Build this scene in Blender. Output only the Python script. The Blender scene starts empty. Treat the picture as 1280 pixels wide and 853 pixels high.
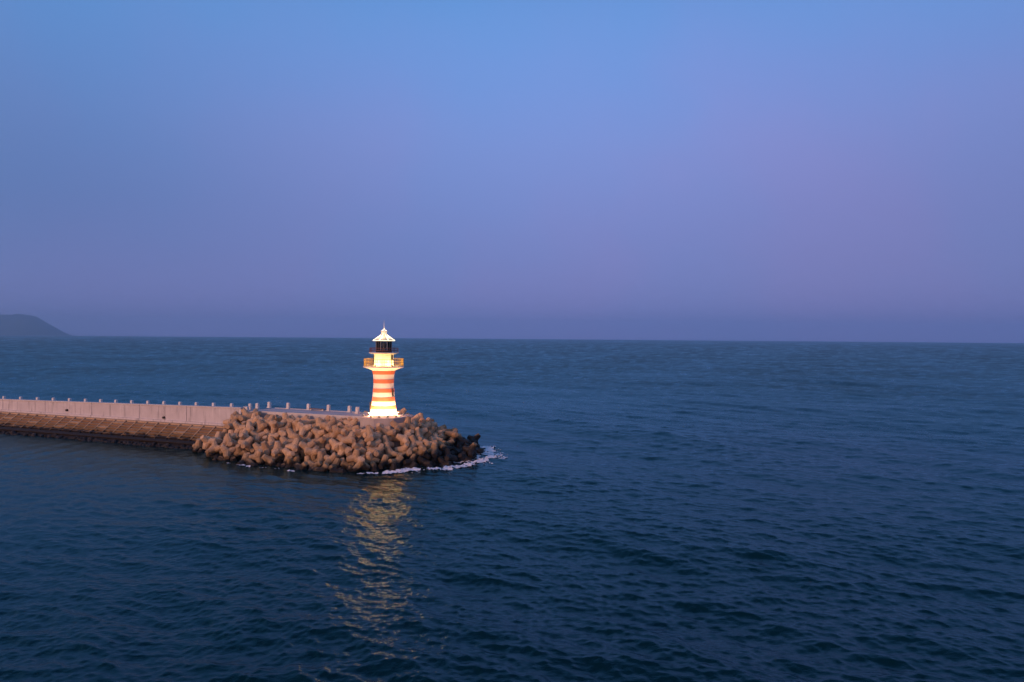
import bpy, bmesh, math, random
import numpy as np
from mathutils import Vector, Matrix, Quaternion, noise

R = math.radians
PI = math.pi
sc = bpy.context.scene
col = sc.collection
random.seed(7)
rng = np.random.default_rng(5)

# ------------------------------------------------------------------ camera
CAM_H = 21.2
cam = bpy.data.cameras.new('camera')
cam.lens = 24.0
cam.sensor_width = 36.0
cam.clip_start = 0.5
cam.clip_end = 60000
cam_o = bpy.data.objects.new('camera', cam)
col.objects.link(cam_o)
cam_o.location = (0, 0, CAM_H)
cam_o.rotation_euler = (Matrix.Rotation(R(90 - 0.28), 3, 'X') @ Matrix.Rotation(R(0.43), 3, 'Z')).to_euler()
sc.camera = cam_o

# ------------------------------------------------------------------ world: dusk sky
SUN_AZ = R(216)      # measured from +Y clockwise: behind the camera, a little to the left
SUN_EL = R(5)
world = bpy.data.worlds.new('World')
sc.world = world
world.use_nodes = True
wn, wl = world.node_tree.nodes, world.node_tree.links
bg = wn['Background']
bg.inputs['Strength'].default_value = 0.1
sky = wn.new('ShaderNodeTexSky')
sky.sky_type = 'NISHITA'
sky.sun_disc = False
sky.sun_elevation = R(1.5)
sky.sun_rotation = SUN_AZ
sky.ozone_density = 4.0
tc = wn.new('ShaderNodeTexCoord')
sep = wn.new('ShaderNodeSeparateXYZ')
wl.new(tc.outputs['Generated'], sep.inputs[0])


def wmath(op, a, b=None, c=None, clamp=False):
    n = wn.new('ShaderNodeMath')
    n.operation = op
    n.use_clamp = clamp
    for i, v in enumerate((a, b, c)):
        if v is None:
            continue
        if isinstance(v, (int, float)):
            n.inputs[i].default_value = v
        else:
            wl.new(v, n.inputs[i])
    return n.outputs[0]


def wramp(fac, stops):
    n = wn.new('ShaderNodeValToRGB')
    cr = n.color_ramp
    cr.interpolation = 'B_SPLINE' if len(stops) > 5 else 'EASE'
    while len(cr.elements) < len(stops):
        cr.elements.new(0.5)
    for e, (p, c) in zip(cr.elements, stops):
        e.position = p
        e.color = (*c, 1)
    wl.new(fac, n.inputs[0])
    return n.outputs[0]


zz = wmath('MAXIMUM', sep.outputs[2], 0.0)
# the twilight arch opposite the sunset: dull violet at the horizon, rose-violet belt, clear blue above
east = wramp(zz, [(0.0, (.235, .245, .60)), (0.03, (.218, .234, .575)), (0.13, (.205, .232, .555)),
                  (0.25, (.245, .300, .670)), (0.34, (.205, .322, .730)), (0.45, (.148, .345, .760)),
                  (0.70, (.06, .18, .46)), (1.0, (.03, .11, .31))])
# the afterglow side
west = wramp(zz, [(0.0, (1.0, .44, .22)), (0.10, (.95, .48, .30)), (0.30, (.50, .40, .44)),
                  (0.50, (.20, .29, .52)), (0.75, (.06, .165, .42)), (1.0, (.03, .11, .31))])
toward = wmath('ADD', wmath('MULTIPLY', sep.outputs[0], math.sin(SUN_AZ)),
               wmath('MULTIPLY', sep.outputs[1], math.cos(SUN_AZ)))
mr = wn.new('ShaderNodeMapRange')
mr.interpolation_type = 'SMOOTHSTEP'
mr.inputs['From Min'].default_value = -0.35
mr.inputs['From Max'].default_value = 0.95
wl.new(toward, mr.inputs['Value'])
# thin uneven veil: mauve and clear-blue patches
veil = wn.new('ShaderNodeTexNoise')
veil.inputs['Scale'].default_value = 2.6
veil.inputs['Detail'].default_value = 3.0
wl.new(tc.outputs['Generated'], veil.inputs['Vector'])
vr = wn.new('ShaderNodeMapRange')
vr.interpolation_type = 'SMOOTHSTEP'
vr.inputs['From Min'].default_value = .36
vr.inputs['From Max'].default_value = .64
wl.new(veil.outputs[0], vr.inputs['Value'])
vc = wn.new('ShaderNodeMix')
vc.data_type = 'RGBA'
vc.inputs[6].default_value = (.94, 1.01, 1.01, 1)
vc.inputs[7].default_value = (1.08, .985, .99, 1)
wl.new(vr.outputs[0], vc.inputs['Factor'])
vm = wn.new('ShaderNodeVectorMath')
vm.operation = 'MULTIPLY'
wl.new(east, vm.inputs[0])
wl.new(vc.outputs[2], vm.inputs[1])
# the arch is brightest opposite the sunset; it cools to the north (left) and dulls to mauve to the south (right)
hl_ = wmath('SQRT', wmath('ADD', wmath('MULTIPLY', sep.outputs[0], sep.outputs[0]), wmath('ADD', wmath('MULTIPLY', sep.outputs[1], sep.outputs[1]), 1e-5)))
az = wmath('MULTIPLY_ADD', wmath('DIVIDE', sep.outputs[0], hl_), .5, .5)
azc = wramp(az, [(0.0, (.48, .70, .71)), (0.22, (.50, .73, .74)), (0.36, (.78, .90, .90)), (0.50, (1.0, 1.0, 1.0)), (0.64, (1.02, .95, .96)), (0.80, (.88, .80, .81)), (1.0, (.80, .75, .76))])
azs = wramp(zz, [(0.0, (.4, .4, .4)), (0.2, (1, 1, 1)), (0.5, (.55, .55, .55)), (1.0, (0, 0, 0))])
azm = wn.new('ShaderNodeMix')
azm.data_type = 'RGBA'
azm.inputs[6].default_value = (1, 1, 1, 1)
wl.new(azs, azm.inputs['Factor'])
wl.new(azc, azm.inputs[7])
vm2 = wn.new('ShaderNodeVectorMath')
vm2.operation = 'MULTIPLY'
wl.new(vm.outputs[0], vm2.inputs[0])
wl.new(azm.outputs[2], vm2.inputs[1])
east = vm2.outputs[0]
mx = wn.new('ShaderNodeMix')
mx.data_type = 'RGBA'
wl.new(mr.outputs[0], mx.inputs['Factor'])
wl.new(east, mx.inputs[6])
wl.new(west, mx.inputs[7])
sc10 = wn.new('ShaderNodeVectorMath')
sc10.operation = 'SCALE'
sc10.inputs['Scale'].default_value = 9.5
wl.new(mx.outputs[2], sc10.inputs[0])
add = wn.new('ShaderNodeVectorMath')
add.operation = 'ADD'
nsc = wn.new('ShaderNodeVectorMath')
nsc.operation = 'SCALE'
nsc.inputs['Scale'].default_value = 0.5
wl.new(sky.outputs[0], nsc.inputs[0])
wl.new(sc10.outputs[0], add.inputs[0])
wl.new(nsc.outputs[0], add.inputs[1])
wl.new(add.outputs[0], bg.inputs['Color'])

# ------------------------------------------------------------------ sun: the last soft glow from behind the camera
sun = bpy.data.lights.new('sun', 'SUN')
sun.energy = 2.2
sun.color = (1.0, .49, .33)
sun.angle = R(9)
sun_o = bpy.data.objects.new('sun', sun)
col.objects.link(sun_o)
sd_ = Vector((math.sin(SUN_AZ) * math.cos(SUN_EL), math.cos(SUN_AZ) * math.cos(SUN_EL), math.sin(SUN_EL + R(9))))
sun_o.rotation_euler = sd_.to_track_quat('Z', 'Y').to_euler()

sc.view_settings.view_transform = 'Standard'
sc.view_settings.look = 'None'
sc.view_settings.exposure = 0
sc.view_settings.gamma = 1
sc.view_settings.use_curve_mapping = False
sc.cycles.use_denoising = True
sc.cycles.caustics_reflective = False
sc.cycles.caustics_refractive = False
sc.cycles.max_bounces = 6
sc.cycles.diffuse_bounces = 2
sc.cycles.glossy_bounces = 3
sc.cycles.volume_bounces = 1
sc.cycles.transparent_max_bounces = 8
sc.cycles.sample_clamp_indirect = 3.0

# ------------------------------------------------------------------ materials


class MN:
    """small node-building helper"""

    def __init__(s, name, rough=0.8, spec=0.35):
        s.m = bpy.data.materials.new(name)
        s.m.use_nodes = True
        s.n, s.l = s.m.node_tree.nodes, s.m.node_tree.links
        s.b = s.n['Principled BSDF']
        s.b.inputs['Roughness'].default_value = rough
        s.b.inputs['Specular IOR Level'].default_value = spec
        s.tc = s.n.new('ShaderNodeTexCoord')
        s.geo = s.n.new('ShaderNodeNewGeometry')

    def put(s, sock, v):
        if isinstance(v, (int, float)):
            sock.default_value = v
        elif isinstance(v, tuple):
            sock.default_value = v if len(v) == len(sock.default_value) else (*v, 1)
        else:
            s.l.new(v, sock)

    def math(s, op, a, b=None, c=None, clamp=False):
        n = s.n.new('ShaderNodeMath')
        n.operation = op
        n.use_clamp = clamp
        for i, v in enumerate((a, b, c)):
            if v is not None:
                s.put(n.inputs[i], v)
        return n.outputs[0]

    def noise(s, scale, detail=4, rough=.55, vec=None, stretch=None):
        v = vec or s.geo.outputs['Position']
        if stretch:
            mp = s.n.new('ShaderNodeMapping')
            mp.inputs['Scale'].default_value = stretch
            s.l.new(v, mp.inputs[0])
            v = mp.outputs[0]
        n = s.n.new('ShaderNodeTexNoise')
        n.inputs['Scale'].default_value = scale
        n.inputs['Detail'].default_value = detail
        n.inputs['Roughness'].default_value = rough
        s.l.new(v, n.inputs['Vector'])
        return n.outputs[0]

    def range(s, v, a, b, c=0, d=1):
        n = s.n.new('ShaderNodeMapRange')
        n.interpolation_type = 'SMOOTHSTEP'
        for k, x in (('Value', v), ('From Min', a), ('From Max', b), ('To Min', c), ('To Max', d)):
            s.put(n.inputs[k], x)
        return n.outputs[0]

    def mix(s, f, a, b):
        n = s.n.new('ShaderNodeMix')
        n.data_type = 'RGBA'
        s.put(n.inputs['Factor'], f)
        s.put(n.inputs[6], a)
        s.put(n.inputs[7], b)
        return n.outputs[2]

    def bump(s, h, strength=.4, dist=.05):
        n = s.n.new('ShaderNodeBump')
        n.inputs['Strength'].default_value = strength
        n.inputs['Distance'].default_value = dist
        s.l.new(h, n.inputs['Height'])
        s.l.new(n.outputs[0], s.b.inputs['Normal'])

    def color(s, c):
        s.put(s.b.inputs['Base Color'], c)

    def posz(s):
        n = s.n.new('ShaderNodeSeparateXYZ')
        s.l.new(s.geo.outputs['Position'], n.inputs[0])
        return n.outputs


def concrete(name, a, b, streak=0.0, rough=.9, scale=1.2):
    m = MN(name, rough)
    big = m.noise(scale * .35, 5)
    fine = m.noise(scale * 6, 6, .65)
    f = m.math('ADD', m.math('MULTIPLY', m.range(big, .3, .7), .65), m.math('MULTIPLY', m.range(fine, .3, .7), .35))
    c = m.mix(f, a, b)
    if streak:
        st = m.noise(1.0, 5, .6, stretch=(1.6, 1.6, .16))
        c = m.mix(m.math('MULTIPLY', m.range(st, .52, .72), streak), c, tuple(v * .55 for v in a))
        st2 = m.noise(1.0, 4, .6, stretch=(2.3, 2.3, .10))
        c = m.mix(m.math('MULTIPLY', m.range(st2, .60, .72), streak * .8), c, (.74, .71, .69))
    m.color(c)
    m.bump(fine, .35, .03)
    return m.m


MAT = {}
MAT['wall'] = concrete('wall_concrete', (.48, .45, .46), (.59, .55, .56), streak=1.0)
MAT['coping'] = concrete('coping_concrete', (.50, .47, .45), (.60, .55, .52))
MAT['deck'] = concrete('deck_concrete', (.42, .38, .37), (.51, .46, .45), scale=.8)
MAT['platform'] = concrete('platform_concrete', (.40, .355, .34), (.50, .45, .43), streak=.3)
MAT['post'] = concrete('post_concrete', (.60, .58, .56), (.72, .69, .66))


def wet_concrete(name, a, b, wet, lo, hi, right_hi=None):
    """dry tan concrete with a dark tide band of its own height (z in metres)"""
    m = MN(name, .85)
    big = m.noise(.55, 4)
    fine = m.noise(5.5, 6, .65)
    info = m.n.new('ShaderNodeObjectInfo')
    f = m.math('ADD', m.math('MULTIPLY', m.range(big, .25, .75), .4), m.math('MULTIPLY', info.outputs['Random'], .6))
    c = m.mix(f, a, b)
    c = m.mix(m.math('MULTIPLY', m.range(fine, .48, .66), .45), c, tuple(v * .55 for v in a))
    c = m.mix(m.math('MULTIPLY', m.range(m.noise(1.7, 4, .6), .54, .70), .45), c, tuple(v * .5 for v in a))
    px = m.posz()
    edge = m.math('MULTIPLY', m.math('SUBTRACT', m.noise(.8, 4), .5), 2.2)
    lift = 0.0
    if right_hi:
        lift = m.range(px[0], -27.0, -9.0, 0.0, right_hi)
    zt = m.math('SUBTRACT', m.math('ADD', px[2], edge), lift)
    w = m.range(zt, lo, hi, 1, 0)
    # a yellow-green weed fringe just above the dark band
    al = m.math('MULTIPLY', m.range(zt, hi - .2, hi + 1.1, 1, 0), .55)
    c = m.mix(al, c, (.15, .10, .035))
    c = m.mix(w, c, wet)
    m.color(c)
    m.put(m.b.inputs['Roughness'], m.math('SUBTRACT', .88, m.math('MULTIPLY', w, .2)))
    m.bump(fine, .5, .05)
    return m.m


MAT['tetra'] = wet_concrete('tetrapod_concrete', (.33, .20, .105), (.72, .50, .31), (.018, .013, .009), .25, 1.0, right_hi=2.1)
MAT['slope'] = wet_concrete('slope_concrete', (.27, .155, .075), (.36, .22, .12), (.014, .009, .006), 1.35, 1.8)
MAT['rib'] = wet_concrete('rib_concrete', (.44, .29, .165), (.52, .36, .22), (.014, .009, .006), 1.35, 1.8)
MAT['rubble'] = wet_concrete('rubble_stone', (.10, .075, .05), (.14, .10, .07), (.015, .011, .009), .6, 1.4)


def plain(name, c, rough=.5, metal=0.0, spec=.4):
    m = MN(name, rough, spec)
    n = m.noise(9.0, 4)
    m.color(m.mix(m.range(n, .35, .7), c, tuple(v * .86 for v in c)))
    m.b.inputs['Metallic'].default_value = metal
    return m.m


def paint(name, c, grime):
    m = MN(name, .55)
    st = m.noise(1.0, 5, .6, stretch=(3.0, 3.0, .35))
    fine = m.noise(11, 4)
    cc = m.mix(m.math('MULTIPLY', m.range(st, .5, .75), .35), c, grime)
    m.color(m.mix(m.math('MULTIPLY', m.range(fine, .45, .7), .15), cc, grime))
    m.bump(fine, .15, .01)
    return m.m


MAT['white_paint'] = paint('white_paint', (.80, .76, .70), (.55, .48, .40))
MAT['red_paint'] = paint('red_paint', (.64, .19, .095), (.52, .19, .10))
MAT['roof_paint'] = paint('roof_paint', (.74, .68, .52), (.45, .40, .28))
MAT['gold_metal'] = plain('gold_metal', (.80, .50, .10), .5, .1)
MAT['dark_red_metal'] = plain('dark_red_metal', (.26, .10, .075), .5, .2)
MAT['dark_metal'] = plain('dark_metal', (.035, .033, .035), .45, .5)
MAT['grey_metal'] = plain('grey_metal', (.30, .29, .28), .5, .2)
MAT['dark_opening'] = plain('dark_opening', (.02, .017, .014), .4)
MAT['float_plastic'] = plain('float_plastic', (.82, .80, .78), .4)
MAT['pipe'] = plain('pipe', (.03, .022, .018), .7)


def emit(name, c, s):
    m = bpy.data.materials.new(name)
    m.use_nodes = True
    b = m.node_tree.nodes['Principled BSDF']
    b.inputs['Base Color'].default_value = (.8, .8, .8, 1)
    b.inputs['Emission Color'].default_value = (*c, 1)
    b.inputs['Emission Strength'].default_value = s
    return m


WARM = (1.0, .60, .24)
MAT['lamp_lens'] = emit('lamp_lens', (1.0, .74, .40), 3.0)
MAT['led'] = emit('led', (1.0, .80, .48), 3.2)

m = MN('lantern_glass', .05)
m.n.remove(m.b)
tr = m.n.new('ShaderNodeBsdfTransparent')
tr.inputs[0].default_value = (.66, .68, .72, 1)
gl = m.n.new('ShaderNodeBsdfGlossy')
gl.inputs['Roughness'].default_value = .06
fr = m.n.new('ShaderNodeFresnel')
fr.inputs[0].default_value = 1.5
mxs = m.n.new('ShaderNodeMixShader')
m.l.new(fr.outputs[0], mxs.inputs[0])
m.l.new(tr.outputs[0], mxs.inputs[1])
m.l.new(gl.outputs[0], mxs.inputs[2])
m.l.new(mxs.outputs[0], m.n['Material Output'].inputs[0])
MAT['glass'] = m.m

# ------------------------------------------------------------------ mesh helpers


def obj(name, bm_or_mesh, mat, parent=None, smooth=False, sharp=40):
    if isinstance(bm_or_mesh, bmesh.types.BMesh):
        me = bpy.data.meshes.new(name)
        bmesh.ops.recalc_face_normals(bm_or_mesh, faces=bm_or_mesh.faces)
        bm_or_mesh.to_mesh(me)
        bm_or_mesh.free()
    else:
        me = bm_or_mesh
    if mat and not me.materials:
        me.materials.append(MAT[mat] if isinstance(mat, str) else mat)
    if smooth:
        me.shade_smooth()
        me.set_sharp_from_angle(angle=R(sharp))
    o = bpy.data.objects.new(name, me)
    col.objects.link(o)
    if parent:
        o.parent = parent
    return o


def tag(o, label=None, cat=None, group=None, kind=None):
    if label:
        o['label'] = label
    if cat:
        o['category'] = cat
    if group:
        o['group'] = group
    if kind:
        o['kind'] = kind
    return o


def empty(name, loc, rz=0.0):
    o = bpy.data.objects.new(name, None)
    col.objects.link(o)
    o.location = loc
    o.rotation_euler = (0, 0, rz)
    o.empty_display_size = .5
    return o


def copy_tree(o, parent=None):
    c = o.copy()
    col.objects.link(c)
    c.parent = parent
    for ch in list(o.children):
        copy_tree(ch, c)
    return c


def add_hexa(bm, pts, bev=0.0):
    """8 points: bottom ring then top ring"""
    vs = [bm.verts.new(p) for p in pts]
    fs = [(3, 2, 1, 0), (4, 5, 6, 7), (0, 1, 5, 4), (1, 2, 6, 5), (2, 3, 7, 6), (3, 0, 4, 7)]
    faces = [bm.faces.new([vs[i] for i in f]) for f in fs]
    if bev:
        es = list({e for f in faces for e in f.edges})
        bmesh.ops.bevel(bm, geom=es, offset=bev, segments=1, affect='EDGES', profile=.5)


def add_box(bm, c, size, bev=0.0):
    x, y, z = c
    a, b, d = (v / 2 for v in size)
    add_hexa(bm, [(x - a, y - b, z - d), (x + a, y - b, z - d), (x + a, y + b, z - d), (x - a, y + b, z - d),
                  (x - a, y - b, z + d), (x + a, y - b, z + d), (x + a, y + b, z + d), (x - a, y + b, z + d)], bev)


def add_lathe(bm, prof, n=48, rot=0.0, cap=True, center=(0, 0)):
    rings = []
    for r, z in prof:
        rings.append([bm.verts.new((center[0] + r * math.cos(rot + 2 * PI * k / n), center[1] + r * math.sin(rot + 2 * PI * k / n), z)) for k in range(n)])
    for a, b in zip(rings, rings[1:]):
        for k in range(n):
            bm.faces.new((a[k], a[(k + 1) % n], b[(k + 1) % n], b[k]))
    if cap:
        bm.faces.new(rings[0][::-1])
        bm.faces.new(rings[-1])


def add_tube(bm, p, q, r, n=6, r2=None):
    p, q = Vector(p), Vector(q)
    d = (q - p)
    m = d.to_track_quat('Z', 'Y').to_matrix()
    a = [bm.verts.new(p + m @ Vector((r * math.cos(2 * PI * k / n), r * math.sin(2 * PI * k / n), 0))) for k in range(n)]
    r2 = r if r2 is None else r2
    b = [bm.verts.new(q + m @ Vector((r2 * math.cos(2 * PI * k / n), r2 * math.sin(2 * PI * k / n), 0))) for k in range(n)]
    for k in range(n):
        bm.faces.new((a[k], a[(k + 1) % n], b[(k + 1) % n], b[k]))
    bm.faces.new(a[::-1])
    bm.faces.new(b)


# breakwater coordinates: s runs along it from the pier head towards the land (left), d out towards the harbour side
AX, AY = -22.7, 120.9
TX, TY = -.938, .346
NX, NY = -.346, -.938


def sdz(s, d, z):
    return (AX + s * TX + d * NX, AY + s * TY + d * NY, z)


def sd_of(x, y):
    x -= AX
    y -= AY
    return x * TX + y * TY, x * NX + y * NY


def add_run(bm, s0, s1, d0, d1, zf0, zf1, bev=0.0):
    """a block along the breakwater; zf0/zf1 give bottom and top height as functions of s"""
    add_hexa(bm, [sdz(s0, d0, zf0(s0)), sdz(s1, d0, zf0(s1)), sdz(s1, d1, zf0(s1)), sdz(s0, d1, zf0(s0)),
                  sdz(s0, d0, zf1(s0)), sdz(s1, d0, zf1(s1)), sdz(s1, d1, zf1(s1)), sdz(s0, d1, zf1(s0))], bev)


def wall_top(s):
    return 7.22 - (s - 37.7) * .01424


def low_deck(s):
    return 6.1 - (s - 37.7) * .0152


def deck_z(s):
    if s < 28.5:
        return 6.75
    if s < 34:
        return 6.75 + (low_deck(34) - 6.75) * (s - 28.5) / 5.5
    return low_deck(s)


def env(x, y):
    s, d = sd_of(x, y)
    ds = max(-1 - s, 0) + max(s - 28.5, 0) * 2.3
    dd = d if d > 0 else max(-7 - d, 0)
    D = math.hypot(ds, dd)
    zr = 6.75 - max(D - 2.2, 0) / 1.75
    Rr = math.hypot(s - .71, d + 1.23) - 4.4
    zc = 7.15 - max(Rr - 1.2, 0) / 1.12
    return max(zr, zc)


# ------------------------------------------------------------------ sea: one sheet of real waves out to the horizon
NF = 820


def build_sea():
    rs = [0.5, 8.0, 16.0]
    r = 22.0
    while r < 12000:
        rs.append(r)
        dr = 3.2e-5 * r * r
        if r < 36:
            dr = .9
        r += min(max(dr, .085), .06 * r)
    rs.append(12000.0)
    rs = np.array(rs)
    fine = np.linspace(R(-41), R(41), NF)
    rest = np.linspace(R(41), R(319), 62)[1:-1]
    th = np.concatenate([fine, rest])
    nr, nt = len(rs), len(th)
    drs = np.gradient(rs)
    dth = np.concatenate([np.full(NF, fine[1] - fine[0]), np.full(60, rest[1] - rest[0])])
    RR, TH = np.meshgrid(rs, th, indexing='ij')
    X = (RR * np.sin(TH)).astype(np.float64)
    Y = (RR * np.cos(TH)).astype(np.float64)
    DR = np.repeat(drs[:, None], nt, 1)
    DL = RR * dth[None, :]
    # shelter behind the breakwater (left, near side)
    S = (X - AX) * TX + (Y - AY) * TY
    Dn = (X - AX) * NX + (Y - AY) * NY

    def sm(v, a, b):
        t = np.clip((v - a) / (b - a), 0, 1)
        return t * t * (3 - 2 * t)
    shelter = sm(S + .35 * Dn * 0, -4, 26) * sm(Dn, -3, 4) * (1 - sm(Dn, 70, 110) * .6)
    Z = np.zeros_like(X)
    PX = np.zeros_like(X)
    PY = np.zeros_like(X)
    lost = np.zeros_like(X)
    comps = []
    for i in range(64):
        lam = 0.55 * (18.0 / 0.55) ** ((i + rng.random()) / 64)
        spread = 30 + 26 * (1 - math.log(lam / .55) / math.log(18 / .55))
        ang = R(228 if lam > 6.5 else 255) + R(spread) * rng.normal() * .8
        sl = .042 if lam < 1.6 else (.038 if lam < 3 else (.025 if lam < 6 else .0175))
        comps.append((lam, ang, sl, 1.0, .45 if lam > 3 else .8))
    for i in range(16):
        lam = 1.1 * (6.0 / 1.1) ** ((i + rng.random()) / 16)
        ang = R(184) + R(20) * rng.normal()
        comps.append((lam, ang, .018, 0.35, 1.4))
    for i in range(12):
        lam = 18 * (75 / 18) ** ((i + rng.random()) / 12)
        comps.append((lam, R(228) + R(24) * rng.normal(), .014, 1.0, .3))
    # patchiness of the wind
    patch = .86 + .22 * np.sin(X * .021 + Y * .013 + 1.0) * np.sin(X * .009 - Y * .027 + 2.2) + .12 * np.sin(X * .06 + 1.7 * np.sin(Y * .04)) * np.sin(Y * .05)
    for lam, ang, sl, w_open, w_shelter in comps:
        k = 2 * PI / lam
        cx, cy = math.cos(ang), math.sin(ang)
        # resolvable at the local spacing?
        ca = np.abs(cx * np.sin(TH) + cy * np.cos(TH))
        sa = np.sqrt(np.maximum(0, 1 - ca * ca))
        eff = lam / np.maximum(DR * ca, DL * sa)
        vis = sm(eff, .4, 1.0)
        A = (sl / k) * patch * (w_open + (w_shelter - w_open) * shelter)
        lost += (A * k * np.sqrt(1 - vis * vis)) ** 2 / 2
        A = A * vis
        ph = k * (cx * X + cy * Y) + rng.random() * 2 * PI
        c, s_ = np.cos(ph), np.sin(ph)
        Z += A * c
        PX -= cx * A * s_ * .9
        PY -= cy * A * s_ * .9
    # gusts: the unresolved chop is rougher in some patches than in others
    g = rng.normal(size=lost.shape)
    g = sum(np.roll(g, k, 1) for k in range(5)) / math.sqrt(5)
    lost *= np.clip(1 + .62 * g, .12, 2.8)
    X = X + PX
    Y = Y + PY
    verts = np.stack([X, Y, Z], -1).reshape(-1, 3)
    verts = np.vstack([verts, [[0, 0, 0]]])
    i = np.arange(nr - 1)[:, None] * nt
    j = np.arange(nt)[None, :]
    j2 = (np.arange(nt) + 1)[None, :] % nt
    quads = np.stack([i + j, i + j2, i + nt + j2, i + nt + j], -1).reshape(-1, 4)
    tris = np.stack([np.full(nt, nr * nt), np.arange(nt), (np.arange(nt) + 1) % nt], -1)
    me = bpy.data.meshes.new('sea')
    nq, ntri = len(quads), len(tris)
    me.vertices.add(len(verts))
    me.vertices.foreach_set('co', verts.astype(np.float32).ravel())
    loops = np.concatenate([quads.ravel(), tris.ravel()]).astype(np.int32)
    me.loops.add(len(loops))
    me.loops.foreach_set('vertex_index', loops)
    starts = np.concatenate([np.arange(nq) * 4, nq * 4 + np.arange(ntri) * 3]).astype(np.int32)
    me.polygons.add(nq + ntri)
    me.polygons.foreach_set('loop_start', starts)
    me.polygons.foreach_set('use_smooth', np.ones(nq + ntri, dtype=bool))
    at = me.attributes.new('lost_slope', 'FLOAT', 'POINT')
    at.data.foreach_set('value', np.concatenate([np.sqrt(lost).ravel(), [0]]).astype(np.float32))
    me.update(calc_edges=True)
    me.validate()
    return me, rs, th, Z


m = MN('sea_water', .1, .4)
m.n.remove(m.b)
dif = m.n.new('ShaderNodeBsdfDiffuse')
deep = m.noise(.012, 3)
m.l.new(m.mix(m.range(deep, .3, .7), (.0003, .0115, .0150), (.0005, .0160, .0175)), dif.inputs['Color'])
glo = m.n.new('ShaderNodeBsdfGlossy')
glo.inputs['Color'].default_value = (.50, .82, .88, 1)
att = m.n.new('ShaderNodeAttribute')
att.attribute_name = 'lost_slope'
m.l.new(m.math('SQRT', m.math('ADD', m.math('MULTIPLY', att.outputs['Fac'], 1.3), .010)), glo.inputs['Roughness'])
rip = m.math('ADD', m.noise(1.9, 3, .6, stretch=(1, 1.4, 1)), m.math('MULTIPLY', m.noise(5.5, 2, .5), .35))
bmp = m.n.new('ShaderNodeBump')
bmp.inputs['Strength'].default_value = .5
bmp.inputs['Distance'].default_value = .10
m.l.new(rip, bmp.inputs['Height'])
m.l.new(bmp.outputs[0], glo.inputs['Normal'])
frs = m.n.new('ShaderNodeFresnel')
frs.inputs['IOR'].default_value = 1.33
m.l.new(bmp.outputs[0], frs.inputs['Normal'])
mxw = m.n.new('ShaderNodeMixShader')
# a rough sea seen at a low angle shows mostly the wave faces turned to the viewer, so it mirrors less than a flat sheet
m.l.new(m.math('DIVIDE', frs.outputs[0], m.math('ADD', 1.0, m.math('MULTIPLY', m.math('MULTIPLY', m.math('ADD', att.outputs['Fac'], .02), 11.0), frs.outputs[0]))), mxw.inputs[0])
m.l.new(dif.outputs[0], mxw.inputs[1])
m.l.new(glo.outputs[0], mxw.inputs[2])
m.l.new(mxw.outputs[0], m.n['Material Output'].inputs[0])
MAT['sea'] = m.m
sea_me, sea_r, sea_t, sea_z = build_sea()
sea = obj('sea', sea_me, 'sea')
tag(sea, kind='structure')


def sea_h(x, y):
    r, t = math.hypot(x, y), math.atan2(x, y)
    i = min(int(np.searchsorted(sea_r, r)), len(sea_r) - 1)
    j = min(int(np.searchsorted(sea_t[:NF], t)), NF - 1)
    return float(sea_z[i, j])


# ------------------------------------------------------------------ hill on the horizon, upper left of the sea
def build_hill():
    D = 10800.0
    # ridge line: (tangent of the bearing from north, height in metres)
    pts = [(-1.5006, 60), (-1.4068, 150), (-1.3013, 210), (-1.2192, 250), (-1.1254, 235), (-1.0317, 262), (-0.9379, 292), (-0.8558, 282), (-0.7972, 276), (-0.7503, 272), (-0.7304, 266), (-0.714, 284), (-0.6975, 256), (-0.6846, 190), (-0.6729, 120), (-0.6565, 45), (-0.6424, 0), (-0.5744, 0), (-0.5334, 0)]
    bm = bmesh.new()
    rows = []
    nn = 150
    for j in range(15):
        v = (j - 7) / 7.0
        row = []
        for i in range(nn):
            tb = -1.5005 + 0.9670 * i / (nn - 1)
            for (a, ha), (b, hb) in zip(pts, pts[1:]):
                if a <= tb <= b:
                    h = ha + (hb - ha) * (tb - a) / (b - a)
                    break
            y = D + v * 950 + 200 * noise.noise((tb * 8.5, v, 3))
            x = tb * y
            z = h * (1 - abs(v) ** 1.5) * (1 + .22 * noise.fractal((x * .003, y * .003, 1), 1.0, 2.0, 4) * (1 if v else .12)) * 1.2 + 8 * noise.noise((x * .01, y * .01, 5)) * (h / 300)
            row.append(bm.verts.new((x, y, max(z, 0) - 1.5)))
        rows.append(row)
    for a, b in zip(rows, rows[1:]):
        for k in range(nn - 1):
            bm.faces.new((a[k], a[k + 1], b[k + 1], b[k]))
    o = obj('hill', bm, None, smooth=True, sharp=180)
    mm = MN('hill_scrub', .95, .1)
    mm.color(mm.mix(mm.range(mm.noise(.004, 6), .35, .65), (.035, .07, .06), (.05, .09, .075)))
    o.data.materials.append(mm.m)
    tag(o, kind='structure')


build_hill()

# ------------------------------------------------------------------ breakwater body
JOINTS = [31.5, 45.1, 57.7, 71.3, 85.4, 99.2, 113.0, 127.0, 141.0]

# core under everything
bm = bmesh.new()
xs = np.arange(-72, 8.1, 1.6)
ys = np.arange(97, 146, 1.6)
grid = []
for y in ys:
    row = []
    for x in xs:
        z = max(env(x, y) - 2.2 + .4 * noise.noise((x * .6, y * .6, 2)), -4.0)
        row.append(bm.verts.new((x, y, z)))
    grid.append(row)
for a, b in zip(grid, grid[1:]):
    for k in range(len(xs) - 1):
        bm.faces.new((a[k], a[k + 1], b[k + 1], b[k]))
core = obj('rubble_mound', bm, 'rubble', smooth=True, sharp=180)
tag(core, kind='structure')

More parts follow.
